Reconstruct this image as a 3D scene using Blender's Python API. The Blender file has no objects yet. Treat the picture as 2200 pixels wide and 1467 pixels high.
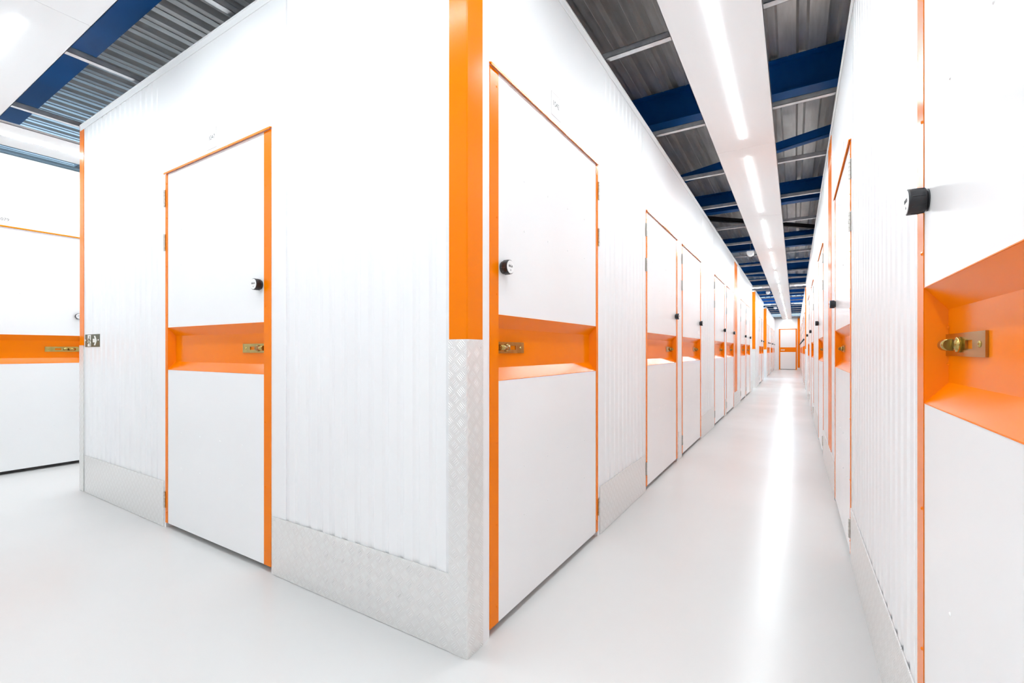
import bpy, bmesh, math, random
from mathutils import Vector, Matrix
R = math.radians
C = bpy.context.scene.collection
SC = bpy.context.scene

# ------------------------------------------------------------------ camera
cam_d = bpy.data.cameras.new('camera')
cam = bpy.data.objects.new('camera', cam_d); C.objects.link(cam)
cam_d.sensor_width = 36.0
cam_d.lens = 989.2 / 2200 * 36.0
cam_d.shift_y = (752.64 - 733.5) / 2200
cam_d.clip_start = 0.02
cam.location = (0, 0, 1.1)
cam.rotation_euler = (R(90), 0, R(31.56))
SC.camera = cam

# ------------------------------------------------------------------ world, exposure
w = bpy.data.worlds.new('world'); SC.world = w; w.use_nodes = True
w.node_tree.nodes['Background'].inputs[0].default_value = (0.75, 0.86, 1.0, 1)
w.node_tree.nodes['Background'].inputs[1].default_value = 0.6
SC.view_settings.view_transform = 'Standard'
SC.view_settings.look = 'None'
SC.view_settings.gamma = 1.0
SC.view_settings.use_curve_mapping = False
SC.view_settings.exposure = 0.36
try:
    SC.cycles.max_bounces = 9
    SC.cycles.diffuse_bounces = 7
    SC.cycles.glossy_bounces = 4
    SC.cycles.use_adaptive_sampling = True
    SC.cycles.adaptive_threshold = 0.08
    SC.cycles.adaptive_min_samples = 20
    SC.cycles.sample_clamp_indirect = 6.0
    SC.cycles.use_denoising = True
    SC.cycles.caustics_reflective = False
    SC.cycles.caustics_refractive = False
except Exception:
    pass
LED_POWER = 95.0
DAY_POWER = 1.3

# ------------------------------------------------------------------ materials
def mat(name, col, rough=0.5, metal=0.0, spec=0.5, coat=0.0, emit=None, power=0.0):
    m = bpy.data.materials.new(name); m.use_nodes = True
    b = m.node_tree.nodes['Principled BSDF']
    b.inputs['Base Color'].default_value = (*col, 1)
    b.inputs['Roughness'].default_value = rough
    b.inputs['Metallic'].default_value = metal
    b.inputs['Specular IOR Level'].default_value = spec
    b.inputs['Coat Weight'].default_value = coat
    if emit:
        b.inputs['Emission Color'].default_value = (*emit, 1)
        b.inputs['Emission Strength'].default_value = power
    return m

def add_noise(m, c0, c1, scale=(1, 1, 1), nscale=5.0, rough=None, bump=0.0, detail=4):
    nt = m.node_tree; N = nt.nodes; b = N['Principled BSDF']
    tc = N.new('ShaderNodeTexCoord'); mp = N.new('ShaderNodeMapping')
    mp.inputs['Scale'].default_value = scale
    nz = N.new('ShaderNodeTexNoise'); nz.inputs['Scale'].default_value = nscale
    nz.inputs['Detail'].default_value = detail
    cr = N.new('ShaderNodeValToRGB')
    cr.color_ramp.elements[0].position = 0.3; cr.color_ramp.elements[0].color = (*c0, 1)
    cr.color_ramp.elements[1].position = 0.7; cr.color_ramp.elements[1].color = (*c1, 1)
    nt.links.new(tc.outputs['Object'], mp.inputs['Vector'])
    nt.links.new(mp.outputs['Vector'], nz.inputs['Vector'])
    nt.links.new(nz.outputs['Fac'], cr.inputs['Fac'])
    nt.links.new(cr.outputs['Color'], b.inputs['Base Color'])
    if rough:
        mr = N.new('ShaderNodeMapRange')
        mr.inputs['To Min'].default_value = rough[0]; mr.inputs['To Max'].default_value = rough[1]
        nt.links.new(nz.outputs['Fac'], mr.inputs['Value'])
        nt.links.new(mr.outputs['Result'], b.inputs['Roughness'])
    if bump:
        bp = N.new('ShaderNodeBump'); bp.inputs['Strength'].default_value = bump
        bp.inputs['Distance'].default_value = 0.002
        nt.links.new(nz.outputs['Fac'], bp.inputs['Height'])
        nt.links.new(bp.outputs['Normal'], b.inputs['Normal'])
    return m

M = {}
M['sheet'] = add_noise(mat('white coated steel sheet', (.87, .87, .875), .22), (.865, .865, .875), (.885, .885, .885), (1, 1, .2), 3.0, (.26, .36))
M['panel'] = add_noise(mat('white door laminate', (.88, .88, .88), .2), (.875, .875, .88), (.895, .895, .895), (1, 1, 1), 1.5, (.16, .26))
M['tray'] = mat('white lacquered ceiling tray', (.9, .9, .9), .4)
M['orange'] = add_noise(mat('orange powder coat', (.85, .185, .0), .19, spec=.13), (.82, .186, .0), (.86, .202, .0), (1, 1, 1), 2.0, (.16, .22))
M['floor'] = add_noise(mat('light grey epoxy floor', (.74, .725, .70), .2, spec=.4), (.70, .692, .68), (.73, .722, .71), (1, 1, 1), .9, (.2, .29), bump=.05)
M['deck'] = add_noise(mat('galvanised roof deck', (.5, .5, .47), .35, .45), (.66, .655, .63), (.86, .85, .83), (6, .6, 3), 4.0, (.24, .42))
M['strut'] = add_noise(mat('galvanised strut', (.55, .56, .58), .35, .85), (.5, .51, .53), (.68, .69, .7), (3, 3, 3), 6.0, (.28, .45))
M['blue'] = add_noise(mat('blue painted steel', (.004, .09, .31), .4, spec=.2), (.002, .085, .31), (.006, .112, .39), (1, 1, 1), 2.0, (.35, .5))
M['brace_dark'] = mat('black painted steel', (.012, .013, .02), .45)
M['brass'] = add_noise(mat('brass', (.46, .33, .11), .2, 1.0), (.40, .29, .09), (.50, .37, .12), (1, 1, 1), 30.0, (.16, .26))
M['steel'] = mat('satin steel', (.62, .6, .56), .35, 1.0)
M['black'] = add_noise(mat('black plastic', (.012, .012, .015), .35), (.01, .01, .012), (.018, .018, .022), (1, 1, 1), 40.0, (.3, .42))
M['seal'] = mat('dark underdoor shade', (.05, .047, .045), .7)
M['white_plastic'] = mat('white plastic', (.85, .85, .85), .35)
M['grey_print'] = mat('grey print', (.09, .09, .09), .6)
M['pink_print'] = mat('pale pinkish grey print', (.40, .33, .33), .6)
M['black_print'] = mat('black print', (.03, .03, .03), .5)
M['green'] = add_noise(mat('dark green sign film', (.04, .085, .05), .3), (.036, .08, .046), (.046, .095, .056), (1, 1, 1), 9.0, (.25, .35))
M['sign_white'] = mat('white sign film', (.85, .88, .84), .4)
M['lens'] = mat('opal lens', (.8, .82, .85), .25)
M['led'] = mat('led diffuser', (.9, .9, .9), .4, emit=(.885, .962, 1.0), power=LED_POWER)
M['added_glow'] = mat('glowing pane for added daylight', (.7, .8, .9), .4, emit=(.5, .76, 1.0), power=1.9)  # glow of an unseen window, added to light left deck and beam bluish
M['day'] = mat('glowing bluish daylight pane', (.7, .8, .9), .4, emit=(.5, .75, 1.0), power=DAY_POWER)
M['block'] = mat('painted masonry', (.6, .6, .6), .8)

def tread_material():
    m = bpy.data.materials.new('aluminium five bar tread plate'); m.use_nodes = True
    nt = m.node_tree; N = nt.nodes; L = nt.links
    b = N['Principled BSDF']
    b.inputs['Metallic'].default_value = .72
    b.inputs['Base Color'].default_value = (.87, .86, .845, 1)
    tc = N.new('ShaderNodeTexCoord'); sp = N.new('ShaderNodeSeparateXYZ')
    L.new(tc.outputs['Object'], sp.inputs[0])
    def mt(op, a, c=None, d=None):
        n = N.new('ShaderNodeMath'); n.operation = op
        for i, v in enumerate((a, c, d)):
            if v is None: continue
            if isinstance(v, (int, float)): n.inputs[i].default_value = v
            else: L.new(v, n.inputs[i])
        return n.outputs[0]
    u = mt('ADD', sp.outputs['X'], sp.outputs['Y'])
    v = sp.outputs['Z']
    k = 1 / (.0396 * math.sqrt(2))
    a = mt('MULTIPLY', mt('ADD', u, v), k)
    c = mt('MULTIPLY', mt('SUBTRACT', u, v), k)
    fa, fc = mt('FLOOR', a), mt('FLOOR', c)
    par = mt('FLOORED_MODULO', mt('ADD', fa, fc), 2.0)
    pa, pc = mt('SUBTRACT', mt('FRACT', a), .5), mt('SUBTRACT', mt('FRACT', c), .5)
    def mix(x, y):
        return mt('ADD', mt('MULTIPLY', x, mt('SUBTRACT', 1.0, par)), mt('MULTIPLY', y, par))
    s = mix(pa, pc)      # across the bars
    l = mix(pc, pa)      # along the bars
    stripe = mt('COSINE', mt('MULTIPLY', s, 2 * math.pi * 5.6))
    end = mt('SUBTRACT', 1.0, mt('MULTIPLY', mt('MULTIPLY', l, l), 8.5))
    lim = mt('LESS_THAN', mt('ABSOLUTE', s), .40)
    hgt = mt('MULTIPLY', mt('MAXIMUM', mt('MINIMUM', mt('SUBTRACT', mt('MULTIPLY', stripe, 1.0), -.35), end), 0.0), lim)
    bar = mt('MINIMUM', hgt, .8)
    bp = N.new('ShaderNodeBump'); bp.inputs['Strength'].default_value = 1.0
    bp.inputs['Distance'].default_value = .0016
    L.new(bar, bp.inputs['Height']); L.new(bp.outputs['Normal'], b.inputs['Normal'])
    mr = N.new('ShaderNodeMapRange'); mr.inputs['From Max'].default_value = .8
    mr.inputs['To Min'].default_value = .42; mr.inputs['To Max'].default_value = .30
    L.new(bar, mr.inputs['Value']); L.new(mr.outputs['Result'], b.inputs['Roughness'])
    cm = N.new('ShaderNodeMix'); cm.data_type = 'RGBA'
    cm.inputs[6].default_value = (.84, .83, .815, 1); cm.inputs[7].default_value = (.93, .93, .92, 1)  # raised bars lighter in base colour: lamp reflections painted in
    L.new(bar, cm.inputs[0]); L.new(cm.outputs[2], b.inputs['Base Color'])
    return m
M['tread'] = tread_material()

# ------------------------------------------------------------------ helpers
class MB:
    """collects shapes and links them as one mesh object"""
    def __init__(s): s.v = []; s.f = []; s.mi = []
    def face(s, pts, mi=0):
        n = len(s.v); s.v += [tuple(p) for p in pts]; s.f.append(list(range(n, n + len(pts)))); s.mi.append(mi); return s
    def box(s, x0, x1, y0, y1, z0, z1, mi=0):
        n = len(s.v)
        s.v += [(x, y, z) for z in (z0, z1) for y in (y0, y1) for x in (x0, x1)]
        for q in ((0, 2, 3, 1), (4, 5, 7, 6), (0, 1, 5, 4), (2, 6, 7, 3), (0, 4, 6, 2), (1, 3, 7, 5)):
            s.f.append([n + i for i in q]); s.mi.append(mi)
        return s
    def cyl(s, p0, p1, r0=0, r1=None, n=16, mi=0, rings=None):
        """tapered cylinder from p0 to p1; rings = [(t, r), ...] makes a lathe"""
        p0, p1 = Vector(p0), Vector(p1); ax = (p1 - p0).normalized()
        e1 = ax.orthogonal().normalized(); e2 = ax.cross(e1)
        if rings is None: rings = [(0, r0), (1, r0 if r1 is None else r1)]
        b = len(s.v)
        for t, r in rings:
            c = p0 + (p1 - p0) * t
            for i in range(n):
                a = 2 * math.pi * i / n
                s.v.append(tuple(c + (e1 * math.cos(a) + e2 * math.sin(a)) * r))
        for k in range(len(rings) - 1):
            for i in range(n):
                j = (i + 1) % n
                s.f.append([b + k * n + i, b + k * n + j, b + (k + 1) * n + j, b + (k + 1) * n + i]); s.mi.append(mi)
        s.f.append([b + i for i in reversed(range(n))]); s.mi.append(mi)
        t0 = b + (len(rings) - 1) * n
        s.f.append([t0 + i for i in range(n)]); s.mi.append(mi)
        return s
    def prism(s, pts, z0, z1, axis='z', mi=0):
        """closed outline pts extruded; axis says which coordinate is the extrusion"""
        def P(p, t):
            return {'z': (p[0], p[1], t), 'y': (p[0], t, p[1]), 'x': (t, p[0], p[1])}[axis]
        n = len(pts); b = len(s.v)
        s.v += [P(p, z0) for p in pts] + [P(p, z1) for p in pts]
        s.f.append([b + i for i in range(n)]); s.mi.append(mi)
        s.f.append([b + n + i for i in reversed(range(n))]); s.mi.append(mi)
        for i in range(n):
            j = (i + 1) % n
            s.f.append([b + i, b + j, b + n + j, b + n + i]); s.mi.append(mi)
        return s
    def mesh(s, name, mats, bevel=0):
        me = bpy.data.meshes.new(name); me.from_pydata(s.v, [], s.f)
        for m in (mats if isinstance(mats, (list, tuple)) else [mats]): me.materials.append(m)
        for p, i in zip(me.polygons, s.mi): p.material_index = i
        bm = bmesh.new(); bm.from_mesh(me)
        bmesh.ops.recalc_face_normals(bm, faces=bm.faces)
        if bevel:
            es = [e for e in bm.edges if len(e.link_faces) == 2 and e.calc_face_angle(0) > .6]
            bmesh.ops.bevel(bm, geom=es, offset=bevel, segments=2, affect='EDGES', profile=.5)
        bm.to_mesh(me); bm.free(); me.update()
        return me
    def build(s, name, mats, parent=None, bevel=0, smooth=False):
        me = s.mesh(name, mats, bevel)
        if smooth:
            for p in me.polygons: p.use_smooth = len(p.vertices) == 4
        o = bpy.data.objects.new(name, me); C.objects.link(o)
        if parent: o.parent = parent
        return o

def tag(o, label, cat=None, group=None, kind=None):
    o['label'] = label
    if cat: o['category'] = cat
    if group: o['group'] = group
    if kind: o['kind'] = kind
    return o

def empty(name, loc=(0, 0, 0), rz=0):
    o = bpy.data.objects.new(name, None); C.objects.link(o)
    o.location = loc; o.rotation_euler = (0, 0, rz); o.empty_display_size = .1
    return o

def copy_tree(o, parent=None):
    c = o.copy(); C.objects.link(c); c.parent = parent
    for ch in list(o.children): copy_tree(ch, c)
    return c

def text_mesh(txt, size, name, m, parent, loc, rot, extrude=.0003):
    cu = bpy.data.curves.new('t', 'FONT'); cu.body = txt; cu.size = size
    cu.align_x = 'CENTER'; cu.align_y = 'CENTER'; cu.extrude = extrude
    to = bpy.data.objects.new('t', cu); C.objects.link(to)
    dg = bpy.context.evaluated_depsgraph_get(); dg.update()
    me = bpy.data.meshes.new_from_object(to.evaluated_get(dg)); me.name = name
    bpy.data.objects.remove(to); bpy.data.curves.remove(cu)
    me.materials.clear(); me.materials.append(m)
    o = bpy.data.objects.new(name, me); C.objects.link(o); o.parent = parent
    o.location = loc; o.rotation_euler = rot
    return o

ORD = ['first', 'second', 'third', 'fourth', 'fifth', 'sixth', 'seventh', 'eighth', 'ninth', 'tenth', 'eleventh', 'twelfth',
       'thirteenth', 'fourteenth', 'fifteenth', 'sixteenth', 'seventeenth', 'eighteenth', 'nineteenth', 'twentieth',
       'twenty-first', 'twenty-second', 'twenty-third', 'twenty-fourth', 'twenty-fifth', 'twenty-sixth']

# ------------------------------------------------------------------ measures
XL, XR, YF, XW, YE = -1.0096, .2643, 1.3283, -5.96, 30.7     # wall planes
XB = -4.80                                                  # left end of the first block
TOP = 2.8725
Y_A0, Y_A1 = 14.2, 15.30     # cross aisle
Y_B0, Y_B1 = 19.55, 21.6     # second cross aisle
DECK = 3.61
RIB = .006
W = 1.135                    # door width
LEAF_T = 2.19

# ------------------------------------------------------------------ floor, deck, outer shell
f = MB().box(-8.6, 2.6, -4.0, 33.0, -.05, 0).build('floor', M['floor'])
tag(f, 'glossy light grey epoxy floor of the storage corridors', 'floor', kind='structure')

def deck_mesh(x0, x1, y0, y1, z, m, name):
    mb = MB(); p = .207; n = int((x1 - x0) / p)
    prof = []
    for i in range(n + 1):
        x = x0 + i * p
        prof += [(x, z), (x + .122, z), (x + .140, z + .045), (x + .189, z + .045)]
    prof = [q for q in prof if q[0] <= x1]
    for (a, b) in zip(prof, prof[1:]):
        mb.face([(a[0], y0, a[1]), (b[0], y0, b[1]), (b[0], y1, b[1]), (a[0], y1, a[1])])
        # small stiffening groove in the wide flat
        if abs(a[1] - z) < 1e-6 and abs(b[1] - z) < 1e-6:
            c = (a[0] + b[0]) / 2
            mb.box(c - .006, c + .006, y0, y1, z - .005, z)
    return mb.build(name, m)
rl = [(19.35, 20.35), (24.3, 25.1)]
ys = [-4.0, rl[0][0], rl[0][1], rl[1][0], rl[1][1], 33.0]
for i in range(5):
    if i % 2 == 0:
        d = deck_mesh(-8.6, 2.6, ys[i], ys[i + 1], DECK, M['deck'], 'ceiling')
        tag(d, ['grey galvanised ribbed roof deck above the front aisles and corridor', 'ribbed roof deck stretch between the two rooflights', 'ribbed roof deck beyond the farther rooflight'][i // 2], 'ceiling', kind='structure')
    else:
        d = deck_mesh(-8.6, 2.6, ys[i], ys[i + 1], DECK, M['day'], 'window_1' if i == 1 else 'window_2')
        tag(d, ['nearer bluish rooflight strip in the roof deck far down the corridor', 'farther bluish rooflight strip near the corridor end'][i // 2], 'rooflight', kind='structure')
cap = MB().box(-8.6, 2.6, -4.0, 33.0, DECK + .06, DECK + .1).build('ceiling', M['deck'])
tag(cap, 'flat roof skin above the ribbed deck', 'ceiling', kind='structure')
# outer walls; their high windows are added glowing panes for bluish light
ow = MB()
ow.box(-8.7, -8.6, -4, 33, 0, 2.7).box(-8.7, -8.6, -4, 33, 3.5, DECK + .1)
for y in (-4, 0, 4, 8, 12, 20, 28, 32.9): ow.box(-8.7, -8.6, y, y + .1, 2.7, 3.5)
o = ow.build('wall_left', M['block']); tag(o, 'outer masonry wall far left behind the storage units', 'wall', kind='structure')
o = MB().box(-8.66, -8.64, -4, 33, 2.7, 3.5).build('added_window_3', M['added_glow']); tag(o, 'long high window strip added in the far left outer wall, glowing bluish onto the deck', 'window', kind='structure')
o = MB().box(2.6, 2.7, -4, 33, 0, DECK + .1).build('wall_right', M['block']); tag(o, 'outer masonry wall behind the right hand units', 'wall', kind='structure')
o = MB().box(-8.7, 2.7, -4.1, -4.0, 0, DECK + .1).build('wall_back', M['sheet']); tag(o, 'white outer wall behind the camera', 'wall', kind='structure')
o = MB().box(-8.7, 2.7, 33.0, 33.1, 0, 3.06).build('wall_front', M['block']); tag(o, 'outer masonry wall beyond the corridor end', 'wall', kind='structure')
o = MB().box(-8.7, 2.7, 33.04, 33.06, 3.06, DECK + .1).build('added_window_4', M['day']); tag(o, 'high glowing window added beyond the corridor end wall for bluish light', 'window', kind='structure')

# ------------------------------------------------------------------ doors (local: x right seen from the front, y into the wall)
def make_door(hinge_left, knob_style='side'):
    """hinge side at x=0 when hinge_left, else mirrored"""
    def X(a, b):            # a..b measured from the hinge side
        return (a, b) if hinge_left else (W - b, W - a)
    sg = 1 if hinge_left else -1
    def px(a): return a if hinge_left else W - a
    root = empty('door_1')
    FR = -.0155
    # edge trims of folded orange sheet
    for k, (a, b) in enumerate(((0, .032), (W - .060, W))):
        x0, x1 = X(a, b)
        mb = MB().box(x0, x1, FR - .0015, .022, .032, LEAF_T)
        for z in (.10, .42, .74, 1.32, 1.62, 1.92, 2.13):
            c = px(.020 if k == 0 else W - .047)
            mb.cyl((c, FR - .0015, z), (c, FR - .004, z), .0045, .002, 8)
        o = mb.build('edge_trim', M['orange'], root)
    xa, xb = X(.032, W - .060)
    def rivets(mb, zs):
        for i in range(4):
            c = px(W - .060 - .204 - .222 * i)
            for z in zs: mb.cyl((c, FR, z), (c, FR - .0022, z), .0045, .0025, 10)
    mb = MB().box(xa + .0015, xb - .0015, FR, .022, 1.2407, LEAF_T); rivets(mb, (1.612, 1.826)); mb.build('upper_panel', M['panel'], root)
    mb = MB().box(xa + .0015, xb - .0015, FR, .022, .032, .981); rivets(mb, (.395, .604)); mb.build('lower_panel', M['panel'], root)
    # recessed pull tray
    d0, d1 = FR, FR + .038
    z0, z1, i0, i1 = .981, 1.2407, 1.030, 1.190
    ia, ib = xa + .013, xb - .013
    mb = MB()
    outer = [(xa, d0, z0), (xb, d0, z0), (xb, d0, z1), (xa, d0, z1)]
    inner = [(ia, d1, i0), (ib, d1, i0), (ib, d1, i1), (ia, d1, i1)]
    for i in range(4):
        j = (i + 1) % 4
        mb.face([outer[i], outer[j], inner[j], inner[i]])
    mb.face(inner)
    back = [(p[0], d1 + .003, p[2]) for p in inner]
    mb.face(back[::-1])
    mb.box(xa, xb, d0 - .0008, d0 + .002, z1 - .0009, z1 + .0009).box(xa, xb, d0 - .0008, d0 + .002, z0 - .0009, z0 + .0009)
    for zz in (1.07, 1.15):
        c = px(W - .078); mb.cyl((c, d1 - .001, zz), (c, d1 - .004, zz), .004, .002, 8)
    tray = mb.build('recess_tray', M['orange'], root)
    # brass strike plate with slot, keyhole barrel and screws; p = distance from the plate's inner end
    zc, hh = 1.1115, .0235
    x_in = (W - .060 - .013) - .246       # from hinge side
    def bp(mb, a, b, y0, y1, z0_, z1_):
        q0, q1 = X(x_in + a, x_in + b); mb.box(q0, q1, y0, y1, z0_, z1_)
    pl = MB(); y0, y1 = d1 - .0045, d1 - .0003
    bp(pl, 0, .246, y0, y1, zc + .0085, zc + hh); bp(pl, 0, .246, y0, y1, zc - hh, zc - .0085)
    bp(pl, 0, .070, y0, y1, zc - .0085, zc + .0085); bp(pl, .112, .246, y0, y1, zc - .0085, zc + .0085)
    for a in (.030, .222):
        c = px(x_in + a); pl.cyl((c, y0, zc), (c, y0 - .003, zc), .0065, rings=[(0, .0065), (.6, .0055), (1, .002)], n=12)
    plate = pl.build('lock_plate', M['brass'], root)
    bl = MB()
    c0, c1 = px(x_in + .166), px(x_in + .212)
    bl.cyl((c0, y0 - .0085, zc), (c1, y0 - .0085, zc), .0125, n=20)
    bl.cyl((c1, y0 - .0085, zc), (c1 + sg * .0015, y0 - .0085, zc), .0095, .008, 16)
    c = px(x_in + .146); bl.cyl((c, y0, zc), (c, y0 - .0095, zc), .013, rings=[(0, .016), (.6, .016), (.72, .014), (.74, .007), (1, .006)], n=20)
    q0, q1 = X(x_in + .128, x_in + .17); bl.box(q0, q1, y0 - .008, y0, zc - .011, zc + .011)
    bl.build('bolt_cylinder', M['brass'], plate, smooth=True)
    # digital knob
    kx, kz = px(W - .060 - .033), 1.430
    ly = FR
    kb = MB()
    kb.cyl((kx, ly, kz), (kx, ly - .036, kz), 0, n=28,
           rings=[(0, .024), (.06, .0245), (.065, .021), (.14, .021), (.15, .0265), (.45, .0285), (.9, .0285), (.97, .0285), (1, .0265)])
    for a in range(8):
        t = a * math.pi / 4 + .2
        dx, dz = math.cos(t) * .0272, math.sin(t) * .0272
        kb.cyl((kx + dx, ly - .008, kz + dz), (kx + dx, ly - .030, kz + dz), .0022, .0022, 6)
    knob = kb.build('digital_knob', M['black'], root, smooth=True)
    fc = MB(); fc.cyl((kx, ly - .0355, kz), (kx, ly - .0372, kz), .0262, .0255, 32)
    face = fc.build('knob_face', M['white_plastic'], knob)
    text_mesh('INGA', .0125, 'knob_print', M['black_print'], knob, (kx, ly - .0374, kz + .003), (R(90), 0, 0))
    mk = MB(); mk.prism([(kx - .003, kz - .0145), (kx + .003, kz - .0145), (kx, kz - .009)], ly - .0376, ly - .0371, 'y')
    mk.build('knob_mark', M['black_print'], knob)
    # hinges
    for (h0, h1) in ((1.994, 2.098), (1.720, 1.823), (.124, .224)):
        hb = MB()
        q0, q1 = (-.024, -.004) if hinge_left else (W + .004, W + .024)
        hb.box(q0, q1, -.0165, -.0142, h0, h1)
        kx2 = -.003 if hinge_left else W + .003
        for i in range(5):
            a = h0 + (h1 - h0) * i / 5; b = h0 + (h1 - h0) * (i + 1) / 5 - .002
            hb.cyl((kx2, -.021, a), (kx2, -.021, b), .0062, n=10)
        hb.build('hinge', M['steel'], root)
    # drip flashing over the leaf
    mb = MB()
    mb.prism([(-.012, 2.205), (-.026, 2.200), (-.026, 2.190), (-.0235, 2.190), (-.0235, 2.196), (-.012, 2.2)], -.002, W + .002, 'x')
    mb.build('head_trim', M['orange'], root)
    MB().box(.001, W - .001, .032, .042, .001, .06).build('door_seal', M['seal'], root)  # dark strip standing in for the shade in the gap under the leaf
    return root

door_L = make_door(True)
door_R = make_door(False)
used = {'L': False, 'R': False}
door_no = [0]
def place_door(hinge, loc, rz, label):
    base = door_L if hinge == 'L' else door_R
    if not used[hinge]: o = base; used[hinge] = True
    else: o = copy_tree(base)
    door_no[0] += 1
    o.name = 'door_%d' % door_no[0]
    o.location = loc; o.rotation_euler = (0, 0, rz)
    tag(o, label, 'door', kind='structure')
    return o

# ------------------------------------------------------------------ walls
def rib_profile(x0, x1, p=.0857):
    """list of (x, y): crests at -RIB, valleys at 0"""
    n = max(1, round((x1 - x0) / p)); p = (x1 - x0) / n
    out = []
    for i in range(n):
        x = x0 + i * p
        out += [(x, 0), (x + .20 * p, 0), (x + .34 * p, -RIB), (x + .86 * p, -RIB)]
    out.append((x1, 0))
    return out
def rib_sheet(mb, x0, x1, z0, z1, off=0, mi=0):
    pr = rib_profile(x0, x1)
    for a, b in zip(pr, pr[1:]):
        mb.face([(a[0], a[1] + off, z0), (b[0], b[1] + off, z0), (b[0], b[1] + off, z1), (a[0], a[1] + off, z1)], mi)

def wall(name, label, loc, rz, segs, top=TOP, rail=True, rail_ends=None, back=.035):
    mb = MB()
    for s in segs:
        t, a, b = s[0], s[1], s[2]
        if t == 'rib':
            rib_sheet(mb, a, b, 0, top - .004, -.008); mb.box(a, b, -.004, back, 0, top - .006)
        elif t == 'flat': mb.box(a, b, -.014, back, 0, top - .004)
        elif t == 'door': mb.box(a, b, -.014, back, LEAF_T + .004, top - .004)
    o = mb.build(name, M['sheet'])
    o.location = loc; o.rotation_euler = (0, 0, rz)
    tag(o, label, 'wall', kind='structure')
    if rail:
        a, b = rail_ends or (segs[0][1], segs[-1][2])
        r = MB(); r.box(a, b, -.0185, -.0155, top - .047, top).box(a, b, -.0155, .04, top - .003, top)
        r.box(a, b, -.0215, -.0185, top - .008, top)
        ro = r.build('top_rail', M['tray'], o)
    return o

def kick(loc, rz, a, b, label, h=.285):
    mb = MB().box(a, b, -.0185, -.0145, 0.002, h)
    for x in (a + .02, (a + b) / 2, b - .02): mb.cyl((x, -.0185, h - .015), (x, -.020, h - .015), .004, .002, 8)
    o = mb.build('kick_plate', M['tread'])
    o.location = loc; o.rotation_euler = (0, 0, rz)
    tag(o, label, 'kick plate', 'aluminium tread kick plates along the walls')
    return o

def orange_sheet(loc, rz, a, b, z0, z1, label):
    mb = MB(); rib_sheet(mb, a, b, z0, z1, -.0115)
    rib_sheet(mb, a, b, z0, z1, -.0105)
    o = mb.build('corrugated_panel', M['orange'])
    o.location = loc; o.rotation_euler = (0, 0, rz)
    tag(o, label, 'wall panel', 'orange corrugated accent panels')
    return o

LW, LR = (XL, 0, 0), R(90)
# --- left side of the long corridor (local x = world Y)
G = .075
LD = [(1.468, 'R'), (3.627, 'L'), (4.975, 'L'), (7.235, 'L'), (8.60, 'L'), (11.0, 'L'), (12.33, 'L')]
segs = [('flat', YF, 1.468), ('door', 1.468, 2.603), ('flat', 2.603, 2.71), ('rib', 2.71, 3.54), ('flat', 3.54, 3.627),
        ('door', 3.627, 4.762), ('flat', 4.762, 4.975), ('door', 4.975, 6.11), ('flat', 6.11, 6.20), ('rib', 6.20, 7.15),
        ('flat', 7.15, 7.235), ('door', 7.235, 8.37), ('flat', 8.37, 8.60), ('door', 8.60, 9.735), ('flat', 9.735, 9.80),
        ('rib', 9.80, 10.90), ('flat', 10.90, 11.0), ('door', 11.0, 12.135), ('flat', 12.135, 12.33), ('door', 12.33, 13.465),
        ('flat', 13.465, 13.56), ('rib', 13.56, Y_A0)]
# door seen at px 1048..1287 starts at 1.439; keep trims where the photo has them
LD[0] = (1.455, 'R'); segs[0] = ('flat', YF, 1.455); segs[1] = ('door', 1.455, 1.455 + W); segs[2] = ('flat', 1.455 + W, 2.71)
wall('wall_left', 'white steel partition wall on the left of the long corridor, nearest block', LW, LR, segs)
for i, (y, hg) in enumerate(LD):
    place_door(hg, (XL, y, 0), LR, ['white storage door with orange band just right of the diamond plate corner post',
        'white storage door with orange band, second along the left corridor wall',
        'third white storage door on the left corridor wall, close beside the second',
        'fourth storage door on the left corridor wall, beyond the second ribbed stretch',
        'fifth storage door on the left corridor wall, just before the orange panel',
        'sixth storage door on the left corridor wall, just beyond the orange panel',
        'seventh storage door on the left corridor wall, last before the cross aisle'][i])
kick(LW, LR, 2.62, 3.60, 'tread kick plate between the first and second doors of the left corridor wall')
kick(LW, LR, 4.80, 4.955, 'narrow tread kick plate between the second and third left corridor doors')
kick(LW, LR, 6.13, 7.215, 'tread kick plate between the third and fourth doors of the left corridor wall')
kick(LW, LR, 8.40, 8.58, 'narrow tread kick plate between the fourth and fifth left corridor doors')
kick(LW, LR, 9.755, 10.98, 'tread kick plate under the orange panel on the left corridor wall')
kick(LW, LR, 13.49, Y_A0 - .03, 'tread kick plate at the far end of the nearest left block')
orange_sheet(LW, LR, 9.82, 10.335, .285, TOP - .05, 'orange corrugated strip on the left corridor wall after the fifth door')
# block 2
wall('wall_left', 'white partition wall of the second block on the left of the corridor', LW, LR,
     [('rib', Y_A1 + .09, 17.0), ('flat', 17.0, 17.08), ('door', 17.08, 18.215), ('flat', 18.215, 18.30), ('door', 18.30, 19.435), ('flat', 19.435, Y_B0)], rail_ends=(Y_A1, Y_B0))
place_door('L', (XL, 17.08, 0), LR, 'first door of the second left block, beyond the cross aisle')
place_door('L', (XL, 18.30, 0), LR, 'second door of the second left block, before the farther cross aisle')
kick(LW, LR, Y_A1 + .1, 17.06, 'tread kick plate beside the corner post beyond the cross aisle')
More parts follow.
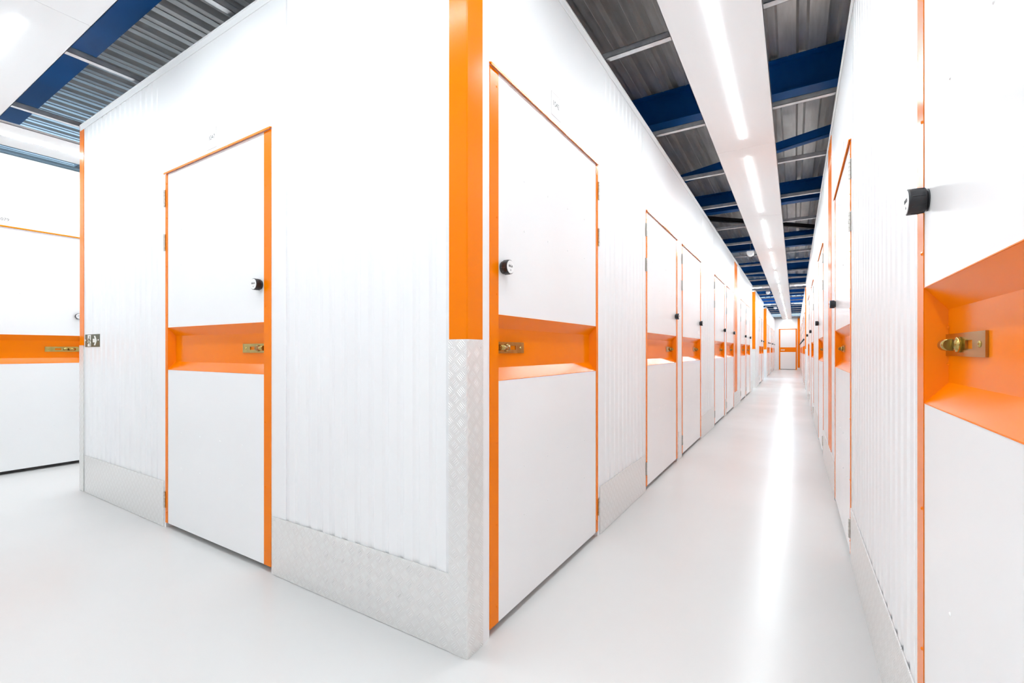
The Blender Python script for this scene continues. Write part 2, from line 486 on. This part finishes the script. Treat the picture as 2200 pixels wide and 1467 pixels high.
# block 3
seg3 = [('flat', Y_B1 + .09, 22.05)]; ds = [22.05, 23.30, 25.50, 26.75, 28.9]
x = 22.05
for i, d in enumerate(ds):
    if d > x: seg3.append(('rib' if d - x > .3 else 'flat', x, d))
    seg3.append(('door', d, d + W)); x = d + W
seg3.append(('flat', x, YE))
wall('wall_left', 'white partition wall of the farthest block on the left of the corridor', LW, LR, seg3, rail_ends=(Y_B1, YE))
for i, d in enumerate(ds):
    place_door('L', (XL, d, 0), LR, ORD[i] + ' door of the farthest left block, counted from the second cross aisle')
kick(LW, LR, 24.5, 25.45, 'tread kick plate in the middle of the farthest left block')

# --- front face of the block (local x = world X)
FW, FRZ = (0, YF, 0), 0
fd = -3.335
wall('wall_front', 'white steel partition wall facing the camera on the left', FW, FRZ,
     [('rib', XB, -3.45), ('flat', -3.45, fd), ('door', fd, fd + W), ('flat', fd + W, -2.08), ('rib', -2.08, -1.08), ('flat', -1.08, XL)])
place_door('L', (fd, YF, 0), 0, 'white storage door with orange band, left of the corner post and facing the camera')
kick(FW, FRZ, XB + .10, fd - .02, 'tread kick plate left of the camera facing door')
kick(FW, FRZ, fd + W + .012, XL - .0655, 'tread kick plate between the camera facing door and the near corner post')
# thin seam strip
# end walls of blocks (left faces, aisle faces)
def plain(name, label, x0, x1, y0, y1, z1=TOP, m='sheet'):
    o = MB().box(x0, x1, y0, y1, 0, z1).build(name, M[m]); tag(o, label, 'wall', kind='structure'); return o
plain('wall_left', 'end wall of the nearest block along the left side corridor', XB, XB + .03, YF + .035, Y_A0)
plain('wall_back', 'aisle wall closing the nearest left block at the cross aisle', XB + .03, XL - .035, Y_A0 - .03, Y_A0)
wall('wall_front', 'aisle wall of the second left block facing the camera', (0, Y_A1, 0), 0, [('rib', XB, XL)])
plain('wall_back', 'far wall of the second left block at the farther aisle', XB, XL - .035, Y_B0 - .03, Y_B0)
wall('wall_front', 'aisle wall of the farthest left block facing the camera', (0, Y_B1, 0), 0, [('rib', XB, XL)])

# --- left side corridor wall (local x = world Y)
WW = (XW, 0, 0)
wd = 1.702 - W
wall('wall_left', 'white partition wall with door at the far left edge', WW, LR,
     [('rib', -3.9, wd - .1), ('flat', wd - .1, wd), ('door', wd, wd + W), ('flat', wd + W, wd + W + .1), ('rib', wd + W + .1, 14.2)], top=2.835)
place_door('L', (XW, wd, 0), LR, 'white storage door with orange band at the far left edge')
# --- right wall (local x = -world Y)
RW, RR = (XR, 0, 0), R(-90)
RD = [(1.432, 'L'), (4.105, 'R'), (6.83, 'R'), (9.69, 'R'), (12.10, 'R')]   # far edge Y of each door
rd = [(a, h) for a, h in RD]
rs = []
def rseg(t, y0, y1): rs.append((t, -y1, -y0))
# from far to near in local x order => build list then sort
rseg('rib', 12.30, Y_A0); rseg('flat', 12.10, 12.30); rseg('door', 12.10 - W, 12.10); rseg('flat', 10.80, 12.10 - W)
rseg('rib', 9.78, 10.80); rseg('flat', 9.69, 9.78); rseg('door', 9.69 - W, 9.69); rseg('flat', 8.46, 9.69 - W); rseg('rib', 6.92, 8.46)
rseg('flat', 6.83, 6.92); rseg('door', 6.83 - W, 6.83); rseg('flat', 5.62, 6.83 - W); rseg('rib', 4.20, 5.62); rseg('flat', 4.105, 4.20)
rseg('door', 4.105 - W, 4.105); rseg('flat', 2.90, 4.105 - W); rseg('rib', 1.475, 2.90); rseg('flat', 1.432, 1.475)
rseg('door', 1.432 - W, 1.432); rseg('flat', .2, 1.432 - W); rseg('rib', -3.9, .2)
rs.sort(key=lambda s: s[1])
wall('wall_right', 'white steel partition wall on the right of the long corridor', RW, RR, rs)
rl_lab = ['white storage door cropped by the right edge of the picture, big orange recess',
          'second storage door along the right corridor wall, with a brass lock in its orange recess',
          'third storage door along the right corridor wall, beyond the orange strip',
          'fourth storage door along the right corridor wall', 'fifth storage door along the right corridor wall, before the cross aisle']
for i, (y, hg) in enumerate(RD):
    # local x origin of the door is its left edge seen from the front = far edge
    place_door('L' if hg == 'X' else 'R', (XR, y, 0), RR, rl_lab[i])
kick(RW, RR, -2.95, -1.44, 'tread kick plate at the lower right between the two nearest right doors')
kick(RW, RR, -5.68, -4.12, 'tread kick plate under the orange strip on the right wall')
kick(RW, RR, -8.54, -6.84, 'tread kick plate between the third and fourth right doors')
kick(RW, RR, -10.94, -9.71, 'tread kick plate between the fourth and fifth right doors')
kick(RW, RR, -Y_A0 + .03, -12.12, 'tread kick plate on the right wall before the cross aisle')
orange_sheet(RW, RR, -4.87, -4.47, .285, TOP - .05, 'orange corrugated strip on the right corridor wall after the second door')
rs2 = []; edges = [Y_A1 + .09, 15.55]; dd = [15.62, 16.9, 18.2, 19.5, 21.6, 22.9, 24.9, 26.2, 28.2, 29.45]
x = Y_A1 + .09
for d in dd:
    rs2.append(('rib' if d - x > .4 else 'flat', -d, -x)); rs2.append(('door', -(d + W), -d)); x = d + W
rs2.append(('flat', -YE, -x)); rs2.sort(key=lambda s: s[1])
wall('wall_right', 'white partition wall on the far right, beyond the cross aisle', RW, RR, rs2, rail_ends=(-YE, -Y_A1))
for i, d in enumerate(dd):
    place_door('R', (XR, d + W, 0), RR, ORD[i] + ' storage door on the right wall beyond the cross aisle')
wall('wall_front', 'aisle wall of the far right block facing the camera', (0, Y_A1, 0), 0, [('rib', XR, 2.6)])
plain('wall_back', 'aisle wall closing the near right block', XR + .035, 2.6, Y_A0 - .03, Y_A0)
# block behind the camera on the left
plain('wall_left', 'corridor wall behind the camera on the left', XL - .03, XL, -3.9, .09)
plain('wall_back', 'aisle wall opposite the camera facing doors', XB, XL - .03, .06, .09)
plain('wall_left', 'side corridor wall behind the camera', XB, XB + .03, -3.9, .06)
plain('wall_back', 'cross wall at the far end of the left side corridor', XW, XB, 14.17, 14.2)

# --- corridor end wall
plain('wall_front', 'white end wall closing the long corridor', -8.6, 2.6, YE, YE + .05, 3.06)
er = empty('door_%d' % (door_no[0] + 1), (-.775, YE, 0)); door_no[0] += 1
tag(er, 'white door with orange frame in the corridor end wall', 'door', kind='structure')
EW = .875
MB().box(.06, EW - .06, -.02, 0, .03, 1.01).box(.06, EW - .06, -.02, 0, 1.275, 2.29).build('door_leaf', M['panel'], er)
MB().box(.06, EW - .06, -.022, 0, 1.01, 1.275).build('orange_band', M['orange'], er)
MB().box(0, .06, -.03, 0, 0, 2.33).box(EW - .06, EW, -.03, 0, 0, 2.33).box(0, EW, -.03, 0, 2.29, 2.33).build('door_frame', M['orange'], er)
MB().box(.06, EW - .06, -.012, 0, .001, .03).build('door_seal', M['seal'], er)  # same dark strip for the shade under the end door
mb = MB()
for i, (a, b) in enumerate(((.09, .11), (.12, .15), (.16, .18), (.19, .215), (.225, .255), (.262, .28))): mb.box(a, b, -.0235, -.022, 1.10, 1.155 if i % 2 else 1.145)
mb.build('lettering', M['sign_white'], er)
o = MB().box(.135, .243, -.02, 0, .12, 3.0).build('wall_panel', M['orange']); o.location = (0, YE, 0)
tag(o, 'narrow orange panel right of the corridor end door', 'wall panel')
# dome camera
sc = empty('security_camera', (-.206, YE, 2.945)); tag(sc, 'small black dome security camera above the corridor end door', 'security camera')
MB().cyl((0, 0, 0), (0, -.03, 0), .07, .07, 20).build('mount', M['white_plastic'], sc)
MB().cyl((0, -.03, 0), (0, -.1, 0), 0, n=20, rings=[(0, .06), (.4, .055), (.8, .035), (1, .01)]).build('dome', M['black'], sc, smooth=True)

# ------------------------------------------------------------------ corner posts (corner at the local origin, faces towards -y and +x by default)
def corner_post(x, y, sx, label, lx=.088, ly=.10, low=1.14, h=TOP - .002):
    """sx=+1: second face looks to +x, sx=-1: it looks to -x"""
    root = empty('corner_post', (x, y, 0)); tag(root, label, 'corner post', 'orange and tread plate corner posts')
    def ell(t, z0, z1, o):
        # outline of an L section standing o off the corner
        pts = [(-sx * lx, -o - t), (sx * (o + t) - sx * .004, -o - t), (sx * (o + t), -o - t + .004), (sx * (o + t), ly), (sx * o, ly), (sx * o, -o), (-sx * lx, -o)]
        return MB().prism(pts, z0, z1, 'z')
    ell(.002, low - .01, h, .0145).build('orange_cover', M['orange'], root)
    mb = ell(.0045, 0.001, low, .0145)
    for z in (low - .03, .6, .05):
        mb.cyl((-sx * (lx - .015), -.019, z), (-sx * (lx - .015), -.0205, z), .004, .002, 8)
        mb.cyl((sx * .019, ly - .015, z), (sx * .0205, ly - .015, z), .004, .002, 8)
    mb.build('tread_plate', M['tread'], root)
    return root
corner_post(XL, YF, 1, 'tall corner post in the foreground, orange above and aluminium tread plate below', lx=.066, ly=.079)
corner_post(XB, YF, -1, 'corner post at the left end of the camera facing wall, orange above tread plate', lx=.075, ly=.09)
corner_post(XL, Y_A1, 1, 'corner post of the second left block beyond the cross aisle')
corner_post(XL, Y_B1, 1, 'corner post of the farthest left block, beyond the second cross aisle')
corner_post(XR, Y_A1, -1, 'corner post on the right side beyond the cross aisle')

# ------------------------------------------------------------------ number plates, exit sign
def number_plate(x, y, rz, z, txt, label):
    root = empty('number_plate', (x, y, z), rz); tag(root, label, 'number sign', 'number plates above the doors')
    MB().box(-.051, .051, -.0155, -.0141, -.056, .056).build('plate', M['white_plastic'], root)
    b = MB(); t = .0018
    b.box(-.051, .051, -.0157, -.0154, .056 - t, .056).box(-.051, .051, -.0157, -.0154, -.056, -.056 + t)
    b.box(-.051, -.051 + t, -.0157, -.0154, -.056, .056).box(.051 - t, .051, -.0157, -.0154, -.056, .056)
    b.build('border', M['pink_print'], root)
    if txt: text_mesh(txt, .036, 'digits', M['grey_print'], root, (0, -.0156, .006), (R(90), 0, 0))
number_plate(XL, 2.03, LR, 2.291, '1042', 'white plate numbered 1042 above the door beside the foreground corner post')
number_plate(-2.775, YF, 0, 2.282, '1047', 'white plate with faint number above the camera facing door')
number_plate(XW, 1.112, LR, 2.250, '1079', 'white plate numbered 1079 above the door at the left edge')
number_plate(XL, 4.20, LR, 2.30, None, 'small plate above the second door of the left corridor wall')
number_plate(XL, 5.55, LR, 2.30, None, 'small plate above the third door of the left corridor wall')
number_plate(XL, 7.80, LR, 2.30, None, 'small plate above the fourth door of the left corridor wall')
number_plate(XL, 9.17, LR, 2.30, None, 'small plate above the fifth door of the left corridor wall')
number_plate(XR, 3.45, RR, 2.30, None, 'small plate above the second door of the right corridor wall')

es = empty('exit_sign', (-4.553, YF, 1.1745)); tag(es, 'dark green emergency exit sign with running figure and right arrow', 'exit sign')
MB().box(-.147, .147, -.0155, -.0125, -.048, .048).build('board', M['green'], es)
mb = MB(); yy = (-.0162, -.0154)
mb.prism([(.012, .014), (.012, -.014), (.052, -.014), (.035, -.036), (.062, -.036), (.092, 0), (.062, .036), (.035, .036), (.052, .014)], *yy, 'y')
mb.prism([(-.092, -.044), (-.026, -.044), (-.026, .044), (-.092, .044)], *yy, 'y')
mb.build('pictogram', M['sign_white'], es)
mb = MB(); yy = (-.0168, -.0160)
mb.cyl((-.052, yy[1], .028), (-.052, yy[0], .028), .008, n=14)
mb.prism([(-.066, .020), (-.046, .016), (-.038, .002), (-.024, .000), (-.024, -.006), (-.042, -.004), (-.050, .006), (-.054, -.008), (-.040, -.022), (-.034, -.042), (-.042, -.043), (-.049, -.026), (-.064, -.014), (-.078, -.026), (-.094, -.026), (-.094, -.019), (-.080, -.018), (-.068, -.004), (-.066, .008), (-.076, .004), (-.084, -.006), (-.090, -.002), (-.078, .014)], *yy, 'y')
mb.build('running_figure', M['green'], es)
for sx in (-.139, .122):
    MB().cyl((sx, -.0155, .004), (sx, -.019, .004), .007, .004, 12).build('screw', M['white_plastic'], es)

# ------------------------------------------------------------------ luminaires: white trays with a slim light bar
def luminaire(cx, cy, length, width, along, label, leds=None, z=2.872, group='white ceiling trays with a slim light bar'):
    """along 'y' or 'x'; leds = list of (from, to) measured from the centre"""
    root = empty('ceiling_light', (cx, cy, z), 0 if along == 'y' else R(-90)); tag(root, label, 'ceiling light', group)
    h = length / 2 - .0012; w2 = width / 2
    mb = MB().box(-w2, w2, -h, h, 0, .004).box(-w2, -w2 + .003, -h, h, 0, .02).box(w2 - .003, w2, -h, h, 0, .02)
    mb.build('tray', M['tray'], root)
    for a, b in (leds or [(-.97, .97)]):
        lb = MB(); r = .0125; hh = .004; n = 10
        pts = [(-r + 0, 0)] + [(r * math.cos(math.pi - math.pi * i / n), -hh * math.sin(math.pi * i / n)) for i in range(1, n)] + [(r, 0)]
        lb.prism([(p[0], p[1]) for p in pts], a, b, 'y')
        lb.build('light_bar', M['led'], root)
    return root
PX = (-.599 - .140) / 2
k = 0
y = 4.51 - 2.4 * 3
i = 0
while y < YE - .5:
    y1 = min(y + 2.4, YE - .01)
    L_ = y1 - y
    lab = ('ceiling light tray over the long corridor behind the camera' if i < 2 else
           'nearest visible white light tray over the long corridor' if i == 2 else
           ORD[i - 2] + ' white light tray from the camera in the long corridor run')
    if i < 2: lab = ['light tray over the corridor well behind the camera', 'light tray over the corridor right above the camera'][i]
    led = [(-.98, .98)] if L_ > 2.2 else [(-L_ / 2 + .2, L_ / 2 - .1)]
    luminaire(PX, (y + y1) / 2, L_, .459, 'y', lab, led)
    y = y1; i += 1
# front aisle run
XA = [(-.605, -3.28), (-3.28, -5.245)]
for j, (a, b) in enumerate(XA):
    L_ = abs(b - a)
    luminaire((a + b) / 2, .713, L_, .459, 'x', ['light tray over the front aisle next to the long corridor run', 'light tray at the upper left corner over the front aisle'][j], [(-L_ / 2 + .25, L_ / 2 - .25)])
# left side corridor run
y = -2.0; j = 0
while y < 13:
    luminaire(-5.535, y + 1.2, 2.4, .565, 'y', ORD[j] + ' light tray over the left side corridor, counted from behind the camera', z=2.872); y += 2.4; j += 1
# cross aisle runs
for nm, yc in (('nearer', (Y_A0 + Y_A1) / 2), ('farther', (Y_B0 + Y_B1) / 2 - .1)):
    luminaire(-1.9, yc, 2.58, .40, 'x', 'light tray crossing left over the %s cross aisle' % nm, [(-1.1, 1.1)])
    luminaire(.9, yc, 2.05, .40, 'x', 'light tray crossing right over the %s cross aisle' % nm, [(-.9, .9)])

# ------------------------------------------------------------------ struts across the corridors
def strut(x0, y0, x1, y1, label, group, z=2.893):
    """C channel, open upwards, from (x0,y0) to (x1,y1)"""
    d = Vector((x1 - x0, y1 - y0, 0)); L_ = d.length
    mb = MB(); a = .021; t = .0025; hh = .036
    mb.box(0, L_, -a, a, 0, t).box(0, L_, -a, -a + t, 0, hh).box(0, L_, a - t, a, 0, hh)
    mb.box(0, L_, -a, -a + .010, hh - t, hh).box(0, L_, a - .010, a, hh - t, hh)
    o = mb.build('ceiling_strut', M['strut']); o.location = (x0, y0, z); o.rotation_euler = (0, 0, math.atan2(d.y, d.x))
    tag(o, label, 'metal strut', group); return o
G1 = 'galvanised struts across the long corridor'
ysx = [1.55, 2.735, 3.92, 5.10, 6.28, 7.47, 8.66, 9.85, 11.0, 12.2, 13.4]
y = 14.6
while y < 30.5: ysx.append(y); y += 1.19
for i, y in enumerate(ysx):
    strut(XL - .05, y, XR + .05, y, ORD[i] + ' galvanised strut across the long corridor, counted from the camera' if i < 26 else 'strut near the corridor end', G1)
for i, x in enumerate((-1.4, -2.56, -3.74, -4.90)):
    strut(x, .0, x, YF + .06, ['galvanised strut over the front aisle nearest the corridor', 'galvanised strut over the front aisle above the camera facing door side', 'galvanised strut crossing the blue beam at upper left, right one of the pair', 'galvanised strut crossing the blue beam at upper left, left one of the pair'][i], 'galvanised struts across the front aisle')
for i, y in enumerate((.5, 1.62, 2.8, 4.0, 5.2)):
    strut(XW - .06, y, XB + .06, y, ORD[i] + ' galvanised strut over the left side corridor', 'galvanised struts across the left side corridor')

# ------------------------------------------------------------------ blue roof beams (I sections) and bracing
def beam(y, label):
    z0, z1 = 3.31, DECK - .002
    mb = MB()
    mb.prism([(-.075, z0), (.075, z0), (.075, z0 + .011), (.006, z0 + .014), (.006, z1 - .014), (.075, z1 - .011), (.075, z1), (-.075, z1), (-.075, z1 - .011), (-.006, z1 - .014), (-.006, z0 + .014), (-.075, z0 + .011)], -8.6, 2.6, 'x')
    o = mb.build('roof_beam', M['blue']); o.location = (0, y, 0); tag(o, label, 'roof beam', 'blue steel roof beams'); return o
yb = [1.245 + 3.4 * i for i in range(-1, 10)]
bl = ['blue steel roof beam behind the camera', 'blue roof beam at the upper left above the front aisle', 'nearest blue roof beam crossing over the long corridor']
for i, y in enumerate(yb):
    beam(y, bl[i] if i < 3 else ORD[i - 2] + ' blue roof beam crossing the long corridor, counted from the camera')
def brace(p0, p1, m, label, wd=.06):
    p0, p1 = Vector(p0), Vector(p1); d = p1 - p0; L_ = d.length
    mb = MB().box(0, L_, -wd / 2, wd / 2, 0, .006).box(0, L_, -wd / 2, -wd / 2 + .006, 0, wd)
    o = mb.build('roof_brace', M[m]); o.location = p0
    o.rotation_euler = (0, 0, math.atan2(d.y, d.x)); tag(o, label, 'roof brace', 'diagonal braces between the roof beams'); return o
brace((-3.2, 7.28, 3.38), (2.4, 5.10, 3.38), 'blue', 'blue diagonal brace between the nearest two corridor beams', .09)
brace((-1.9, 8.18, 3.40), (1.3, 11.4, 3.40), 'brace_dark', 'black diagonal brace between the second and third corridor beams', .07)
brace((-2.2, 1.35, 3.36), (-3.4, 4.5, 3.36), 'blue', 'short blue brace at the top left above the camera facing wall', .07)
brace((-3.0, 15.0, 3.40), (2.0, 17.9, 3.40), 'blue', 'blue diagonal brace beyond the cross aisle', .07)

# ------------------------------------------------------------------ emergency lights beside the run
def emergency(x, y, label):
    root = empty('emergency_light', (x, y, 2.80)); tag(root, label, 'emergency light', 'small white emergency lights beside the light run')
    MB().box(-.055, .055, -.07, .07, .03, .08).build('housing', M['white_plastic'], root, bevel=.004)
    MB().prism([(-.053, .03), (-.042, .014), (0, -.008), (.042, .014), (.053, .03)], -.068, .068, 'y').build('lens', M['lens'], root)
    MB().cyl((0, 0, .085), (0, 0, DECK - 2.80), .003, n=6).build('hanger', M['strut'], root)
emergency(-.68, 9.30, 'small white emergency light left of the light run, nearest of the three')
emergency(-.69, 15.9, 'small white emergency light just beyond the cross aisle')
emergency(-.69, 21.9, 'small white emergency light beyond the farther cross aisle')
